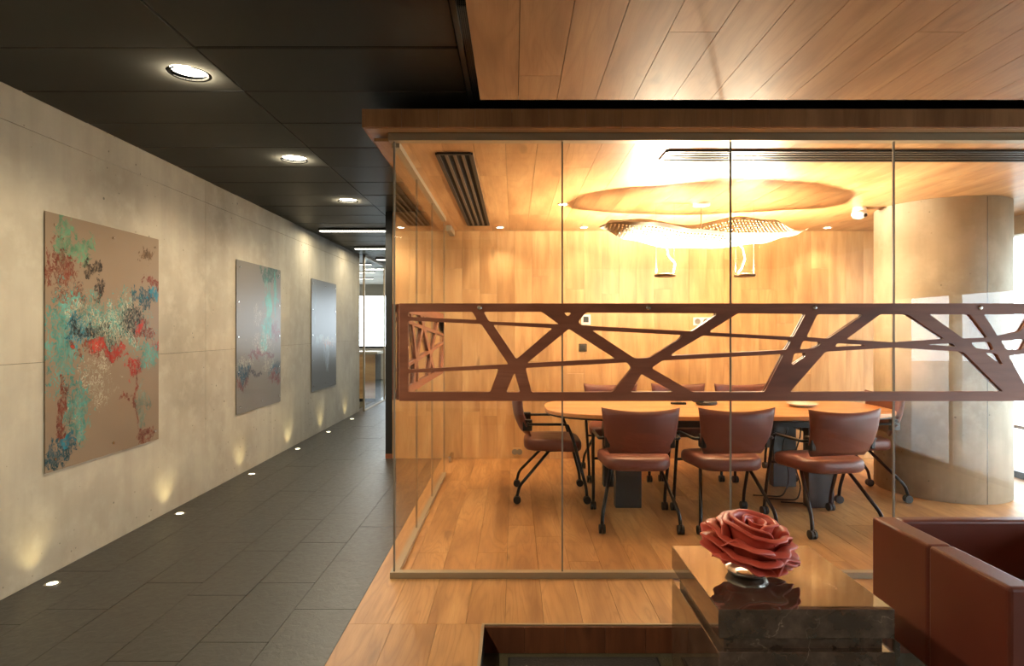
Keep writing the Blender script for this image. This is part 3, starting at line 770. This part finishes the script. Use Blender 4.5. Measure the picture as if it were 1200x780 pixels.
for i, x in enumerate((-.30, .36)):
    d_ = obj('lamp_disc', lathe(bmesh.new(), [(.03, LZ - .010), (.082, LZ - .012), (.09, LZ), (.082, LZ + .012), (.05, LZ + .012), (.03, LZ)], 28), M['disc'], pl, (x, 0, 0), smooth=True)
    obj('bulb', lathe(bmesh.new(), [(.001, LZ + .001), (.045, LZ + .001), (.045, LZ + .013), (.001, LZ + .015)], 24), M['bulb'], d_)
    tab = ([(0, .07), (.3, .085), (.62, .025), (1, .0)], [(0, -.06), (.25, -.02), (.5, .0), (.75, -.012), (1, -.06)])[i]
    pts = [(x + curve_at(tab, k / 24), 0, LZ + .01 + k / 24 * .27) for k in range(25)]
    obj('stem', tube(bmesh.new(), pts, .0065, 8), M['white_plastic'], pl, smooth=True)
    for wx in (x - .075, x + .075):
        obj('wire', tube(bmesh.new(), [(wx, 0, LZ + .01), (wx, 0, ZC - .001)], .0012, 5), M['steel'], pl)
    lamp('uplight', 'SPOT', P_PENDANT * 4, WARM, pl, (x, 0, LZ + .03), (R(180 - 0), 0, 0), spot_size=R(166), spot_blend=.5, shadow_soft_size=.035)
    lamp('glow', 'POINT', P_GLOW * 4, WARM, pl, (x, 0, LZ + .055), shadow_soft_size=.03)
obj('ceiling_rose', cyl(bmesh.new(), (0, 0, ZC - .012), .07, .022, 28), M['white_plastic'], pl)
obj('suspension', tube(bmesh.new(), [(0, 0, 2.10), (0, 0, ZC - .02)], .006, 8), M['steel'], pl)

# ------------------------------------------------------------------ conference table
TX0, TX1, TY, TYH = .25, 3.02, 5.08, .60
tb = thing('conference_table', 'long oak conference table with rounded ends on charcoal pedestals', 'table', ((TX0 + TX1) / 2, TY, 0))
def outline(a, b, n=96, e=3.2):
    out = []
    for i in range(n):
        th = 2 * math.pi * i / n
        c, s_ = math.cos(th), math.sin(th)
        out.append((a * math.copysign(abs(c) ** (2 / e), c), b * math.copysign(abs(s_) ** (2 / e), s_)))
    return out
def slab(bm, pts, z0, z1, inset=.006):
    rows = [(1 - inset, z0), (1, z0 + .006), (1, z1 - .004), (1 - inset * .5, z1)]
    rings = [[bm.verts.new((x * k, y * k, z)) for x, y in pts] for k, z in rows]
    n = len(pts)
    for a, b in zip(rings, rings[1:]):
        for i in range(n): bm.faces.new((a[i], a[(i + 1) % n], b[(i + 1) % n], b[i]))
    bm.faces.new(rings[0][::-1]); bm.faces.new(rings[-1])
    return bm
LXH = (TX1 - TX0) / 2
obj('tabletop', slab(bmesh.new(), outline(LXH, TYH), .705, .735), M['table_wood'], tb)
obj('edge_band', slab(bmesh.new(), outline(LXH - .004, TYH - .004), .692, .705), M['pedestal'], tb)
for sy in (-1, 1): obj('apron', boxbm(-.95, .95, sy * .36 - .015, sy * .36 + .015, .62, .692), M['pedestal'], tb)
for x in (-.76, .72):
    for sy in (-1, 1):
        obj('leg', boxbm(x - .10, x + .10, sy * .32 - .045, sy * .32 + .045, 0.001, .692, bevel=.004), M['pedestal'], tb)
    obj('crossbeam', boxbm(x - .03, x + .03, -.274, .274, .55, .692), M['pedestal'], tb)
for k in range(3):
    pts = [(.70 - .05 * k + .03 * math.sin(t * 1.3 + k), -.22 + .10 * k, .60 - t * .099) for t in range(7)]
    pts[-1] = (pts[-1][0] - .04, pts[-1][1] - .05, .008); pts.append((pts[-1][0] - .22, pts[-1][1] + .05, .008))
    obj('cable', tube(bmesh.new(), rounded(pts, .04, 3), .006, 6), M['rubber'], tb, smooth=True)
obj('socket_strip', boxbm(.42, .46, -.20, .16, .56, .62, bevel=.004), M['rubber'], tb)

def on_table(px, py): return ((px - 603) * (CAMZ - .735) / (py - 386), F * (CAMZ - .735) / (py - 386))
x, y = on_table(795, 473.5)
t = thing('remote_control', 'slim black remote control on the conference table', 'remote', (x, y, .7355), R(80))
obj('body', boxbm(-.022, .022, -.065, .065, 0, .018, bevel=.005), M['rubber'], t)
for k in range(6): obj('button', boxbm(-.014 + (k % 2) * .016, -.002 + (k % 2) * .016, -.05 + (k // 2) * .025, -.036 + (k // 2) * .025, .018, .020), M['pedestal'], t)
x, y = on_table(828, 474)
t = thing('desk_phone', 'black conference phone beside the remote control', 'phone', (x, y, .7355), R(12))
obj('body', slab(bmesh.new(), outline(.085, .07, 24, 2.6), 0, .03, .12), M['rubber'], t)
obj('handset', boxbm(-.10, -.06, -.07, .07, .018, .045, bevel=.01), M['rubber'], t)
obj('display', boxbm(-.02, .055, .0, .04, .03, .033), M['switch_dark'], t)
x, y = on_table(940, 476)
t = thing('serving_dish', 'shallow white dish on the conference table', 'dish', (x, y, .7355))
obj('bowl', lathe(bmesh.new(), [(.001, .0), (.06, .0), (.10, .012), (.125, .026), (.122, .029), (.095, .017), (.055, .006), (.001, .006)], 40), M['porcelain'], t, smooth=True)
obj('foot_ring', lathe(bmesh.new(), [(.05, .0), (.056, .0), (.056, .004), (.05, .004)], 32, True), M['porcelain'], t)

# ------------------------------------------------------------------ meeting chairs
def make_chair():
    t = thing('meeting_chair', '-', 'chair')
    # seat cushion
    def seat_ring(k, z, n=56):
        out = []
        for i in range(n):
            th = 2 * math.pi * i / n; c, s_ = math.cos(th), math.sin(th); e = 2 / 4.2
            xx = .245 * math.copysign(abs(c) ** e, c); yy = .235 * math.copysign(abs(s_) ** e, s_)
            xx *= 1 + .10 * yy / .235
            out.append((xx * k, yy * k + .01, z - .012 * (yy / .235) ** 2 * (1 if yy > 0 else .2)))
        return out
    bm = bmesh.new(); rows = [(.80, .398), (.93, .404), (.985, .418), (1.0, .440), (.99, .468), (.95, .484), (.85, .492), (.5, .492)]
    rings = [[bm.verts.new(p_) for p_ in seat_ring(k, z)] for k, z in rows]
    for a, b in zip(rings, rings[1:]):
        for i in range(56): bm.faces.new((a[i], a[(i + 1) % 56], b[(i + 1) % 56], b[i]))
    bm.faces.new(rings[0][::-1]); bm.faces.new(rings[-1])
    obj('seat', bm, M['leather'], t, smooth=True)
    # backrest
    bm = bmesh.new(); nu, nv = 20, 12
    def bp(u, v_, side):
        uu = u * 2 - 1
        w = .230 + .024 * v_ + .010 * v_ * v_
        # rounded lower corners
        if v_ < .2: w -= .030 * (1 - v_ / .2) ** 2
        z = .528 + .292 * v_ + v_ * v_ * .022 * uu * uu - (.012 * uu * uu if v_ == 0 else 0)
        y = -.225 - .075 * v_ + .055 * uu * uu - .025 * math.sin(v_ * math.pi)
        edge = min(1, (1 - abs(uu)) / .08, v_ / .06 + .0, (1 - v_) / .06 + .0)
        th = .006 + .014 * max(0, edge) ** .5
        return Vector((uu * w, y + side * th, z))
    gr = {sd: [[bm.verts.new(bp(i / nu, j / nv, sd)) for j in range(nv + 1)] for i in range(nu + 1)] for sd in (-1, 1)}
    for i in range(nu):
        for j in range(nv):
            a = gr[-1]; bm.faces.new((a[i][j], a[i + 1][j], a[i + 1][j + 1], a[i][j + 1]))
            a = gr[1]; bm.faces.new((a[i][j], a[i][j + 1], a[i + 1][j + 1], a[i + 1][j]))
    A, B = gr[-1], gr[1]
    for i in range(nu):
        bm.faces.new((A[i + 1][0], A[i][0], B[i][0], B[i + 1][0])); bm.faces.new((A[i][nv], A[i + 1][nv], B[i + 1][nv], B[i][nv]))
    for j in range(nv):
        bm.faces.new((A[0][j], A[0][j + 1], B[0][j + 1], B[0][j])); bm.faces.new((A[nu][j + 1], A[nu][j], B[nu][j], B[nu][j + 1]))
    obj('backrest', bm, M['leather'], t, smooth=True)
    def caster(leg, x, y):
        bm = bmesh.new()
        for dx in (-.012, .012): cyl(bm, (x + dx, y, .0305), .030, .018, 18, 'X')
        box(bm, x - .008, x + .008, y - .012, y + .012, .028, .066)
        obj('caster', bm, M['rubber'], leg)
    for sx in (-1, 1):
        obj('bracket', boxbm(sx * .220 - .016, sx * .220 + .016, -.236, -.160, .565, .655, bevel=.006), M['rubber'], t)
        obj('armrest', tube(bmesh.new(), rounded([(sx * .222, -.195, .625), (sx * .275, -.195, .625), (sx * .285, .10, .625), (sx * .285, .125, .60)], .05), .011, 8), M['chair_tube'], t, smooth=True)
        lg = obj('leg', tube(bmesh.new(), rounded([(sx * .285, .112, .622), (sx * .283, .155, .52), (sx * .27, .262, .13), (sx * .27, .270, .055)], .06), .0125, 8), M['chair_tube'], t, smooth=True)
        caster(lg, sx * .27, .27)
        lg = obj('leg', tube(bmesh.new(), rounded([(sx * .17, -.02, .40), (sx * .255, -.262, .135), (sx * .262, -.280, .055)], .06), .0125, 8), M['chair_tube'], t, smooth=True)
        caster(lg, sx * .262, -.28)
    fr = bmesh.new()
    tube(fr, [(-.27, .19, .405), (.27, .19, .405)], .010, 8); tube(fr, [(-.175, -.02, .396), (.175, -.02, .396)], .010, 8)
    for sx in (-1, 1): tube(fr, [(sx * .16, -.05, .394), (sx * .16, .19, .400)], .009, 8)
    obj('seat_frame', fr, M['chair_tube'], t, smooth=True)
    return t
CH = [((.86, 4.40), -2, 'red-brown leather chair with its back to the glass, at the end near the side chair'),
      ((1.49, 4.40), 3, 'red-brown leather chair with its back to the glass, in the middle of the row'),
      ((2.16, 4.33), 9, 'red-brown leather chair with its back to the glass, turned beside the column'),
      ((.30, 5.10), -90, 'red-brown leather chair at the table end by the glass door'),
      ((2.83, 5.12), 90, 'red-brown leather chair at the table end in front of the column'),
      ((.94, 5.78), 180, 'red-brown leather chair on the far side of the table, below the dark switch'),
      ((1.60, 5.80), 178, 'red-brown leather chair on the far side of the table, in the middle'),
      ((2.23, 5.78), 183, 'red-brown leather chair on the far side of the table, nearest the column')]
ch0 = make_chair()
for i, ((x, y), a, lab) in enumerate(CH):
    c = ch0 if i == 0 else copy_tree(ch0)
    c.location = (x, y, .0015); c.rotation_euler = (0, 0, R(a)); tag(c, lab, 'chair', 'leather chairs around the conference table')

# ------------------------------------------------------------------ coffee table with rose
CX0, CX1, CY0, CY1 = .704, 1.313, 2.12, 2.75
ct = thing('coffee_table', 'polished dark brown marble block coffee table in the sunken lounge', 'coffee table', ((CX0 + CX1) / 2, (CY0 + CY1) / 2, -SD))
hx, hy = (CX1 - CX0) / 2, (CY1 - CY0) / 2
zt = .404 + SD
obj('top_slab', boxbm(-hx, hx, -hy, hy, zt - .100, zt, bevel=.0025), M['marble'], ct)
obj('neck', boxbm(-hx + .028, hx - .028, -hy + .028, hy - .028, zt - .147, zt - .100), M['marble'], ct)
obj('base_block', boxbm(-hx, hx, -hy, hy, 0.001, zt - .147, bevel=.0025), M['marble'], ct)
bx_, by_ = .918, 2.43
ds = thing('silver_dish', 'small round silver dish under the red ceramic rose', 'dish', (bx_, by_, .4045))
obj('dish_bowl', lathe(bmesh.new(), [(.001, 0), (.052, 0), (.072, .008), (.082, .022), (.080, .024), (.066, .012), (.045, .006), (.001, .006)], 40), M['steel'], ds, smooth=True)
obj('foot', lathe(bmesh.new(), [(.001, .0065), (.04, .0065), (.04, .012), (.001, .012)], 32), M['steel'], ds)
rs = thing('ceramic_rose', 'big glossy red ceramic rose sculpture on the marble coffee table', 'sculpture', (bx_, by_ + .01, .440), R(20))
TILT = Matrix.Rotation(R(11), 3, 'X') @ Matrix.Rotation(R(7), 3, 'Y')
def petal(a0, turns, r0, r1, zb, z0, z1, flare, wave, fq, ph, lip, n=96, m=14):
    """a ruffled wall wound from radius r0 to r1; its rim runs from height z0 to z1 and folds outwards"""
    def f(u, v_):
        th = a0 + u * turns * 2 * math.pi
        e = min(1.0, min(u, 1 - u) / .06); e = e * e * (3 - 2 * e)
        rr = r0 + (r1 - r0) * u; zt_ = z0 + (z1 - z0) * u
        ruff = math.sin(th * fq + ph) + .55 * math.sin(th * (fq * 1.83) + ph * 2.3) + .3 * math.sin(th * fq * 3.1 + ph)
        r = rr * (.62 + .38 * v_ ** .6) + flare * v_ ** 2.5 + wave * ruff * v_ ** 1.2 + lip * max(0, v_ - .78) / .22
        k = min(1, v_ / .86)
        z = zb + (zt_ - zb) * math.sin(k * math.pi / 2) * (.5 + .5 * e) - lip * .35 * max(0, v_ - .86) / .14
        z += wave * .8 * math.sin(th * (fq - .6) + ph * 1.7) * v_
        return TILT @ Vector((r * math.cos(th) * 1.14, r * math.sin(th) * 1.06, z))
    bm = bmesh.new(); grid_surface(bm, f, n, m); return bm
layers = [(1.0, 1.35, .016, .044, .10, .176, .186, .004, .0015, 3, .3, .002),
          (4.0, 1.15, .058, .084, .08, .196, .178, .006, .004, 3, 1.2, .006),
          (1.9, .62, .096, .108, .07, .176, .160, .010, .006, 4, 2.0, .010), (5.4, .66, .098, .112, .06, .166, .150, .012, .006, 4, .4, .010),
          (3.3, .70, .116, .124, .05, .128, .122, .018, .010, 4.2, 1.1, .014), (0.6, .66, .114, .126, .05, .136, .124, .018, .010, 4.4, 2.6, .014),
          (4.6, .66, .122, .130, .03, .086, .088, .024, .013, 4.6, .2, .014), (1.6, .66, .124, .128, .03, .092, .084, .024, .013, 4.3, 1.9, .014),
          (2.9, .62, .108, .116, .016, .050, .046, .026, .014, 5.2, 2.3, .010), (6.0, .60, .108, .114, .016, .046, .050, .026, .014, 5.0, .7, .010)]
for a in layers:
    o = obj('petal', petal(*a), M['ceramic'], rs, smooth=True)
    md = o.modifiers.new('thick', 'SOLIDIFY'); md.thickness = .008; md.offset = 0
    md = o.modifiers.new('smooth', 'SUBSURF'); md.levels = 1; md.render_levels = 1
obj('core', lathe(bmesh.new(), [(.001, .003), (.045, .003), (.07, .02), (.085, .06), (.075, .11), (.04, .135), (.001, .14)], 28), M['ceramic'], rs, smooth=True)

# ------------------------------------------------------------------ armchair and rug
AX, AY0, AY1, AZ0, AZ1 = 1.61, 2.0, 2.77, .05, .53
AW = .88
ar = thing('leather_armchair', 'boxy red-brown leather armchair with its back towards the glass front', 'armchair', (AX + AW / 2, (AY0 + AY1) / 2, -SD))
def ab(name, x0, x1, y0, y1, z0, z1, bev=.014):
    o = obj(name, boxbm(x0 - AX - AW / 2, x1 - AX - AW / 2, y0 - (AY0 + AY1) / 2, y1 - (AY0 + AY1) / 2, z0 + SD, z1 + SD, bevel=bev, seg=3), M['leather_sofa'], ar)
    for p_ in o.data.polygons: p_.use_smooth = False
    return o
for x0, x1 in ((AX, AX + .10), (AX + AW - .10, AX + AW)):
    ab('arm', x0, x1, AY0, 2.392, AZ0, AZ1); ab('arm_rear', x0, x1, 2.394, AY1, AZ0, AZ1)
ab('backrest', AX + .1005, AX + AW - .1005, AY1 - .065, AY1, AZ0, AZ1)
ab('seat_base', AX + .1005, AX + AW - .1005, AY0 + .01, AY1 - .066, AZ0, .13)
ab('seat_cushion', AX + .105, AX + AW - .105, AY0, AY1 - .070, .131, .28, .03)
for x in (AX + .06, AX + AW - .06):
    for y in (AY0 + .08, AY1 - .08):
        obj('leg', cyl(bmesh.new(), (x - AX - AW / 2, y - (AY0 + AY1) / 2, (AZ0 + SD) / 2 + .001), .016, AZ0 + SD, 16), M['steel'], ar)
rg = thing('rug', 'dark grey rug on the carpet of the sunken lounge', 'rug', (.34, 1.55, -SD))
obj('pile', boxbm(-.36, .30, -1.2, 1.235, 0.0005, .010, bevel=.003), M['rug'], rg)
obj('binding', boxbm(-.37, .31, -1.21, 1.245, 0.0003, .006), M['void'], rg)

# ------------------------------------------------------------------ far office
cn = thing('reception_counter', 'oak panelled counter with a grey top behind the far glass wall', 'counter', (-4.1, 11.9, 0))
bm = bmesh.new()
obj('body', boxbm(-1.45, 1.45, -.2, .3, .0005, .90), M['void'], cn)
for k in range(15):
    obj('front_board', boxbm(-1.45 + k * 2.9 / 15 + .002, -1.45 + (k + 1) * 2.9 / 15 - .002, -.215, -.2005, .06, .90), M['oak_wall'], cn)
obj('plinth', boxbm(-1.45, 1.45, -.208, -.2005, .0005, .058), M['frame_dark'], cn)
obj('worktop', boxbm(-1.5, 1.5, -.28, .34, .90, .95, bevel=.004), M['alu'], cn)
for k, (x, y) in enumerate(((-3.3, 11.6), (-3.6, 13.2), (-4.0, 14.8))):
    t = thing('office_light', ('slim linear light of the far office right above the oak counter', 'slim linear light of the far office midway between counter and window', 'slim linear light of the far office closest to the far window')[k], 'ceiling light', (x, y, 2.615), 0, 'linear lights in the far office')
    obj('housing', boxbm(-.6, .6, -.04, .04, -.02, .004), M['black'], t)
    obj('diffuser', boxbm(-.59, .59, -.035, .035, -.026, -.0201), M['lens_linear'], t)
    lamp('office_glow', 'AREA', P_LINEAR, (1, .92, .8), t, (0, 0, -.03), shape='RECTANGLE', size=1.1, size_y=.06)
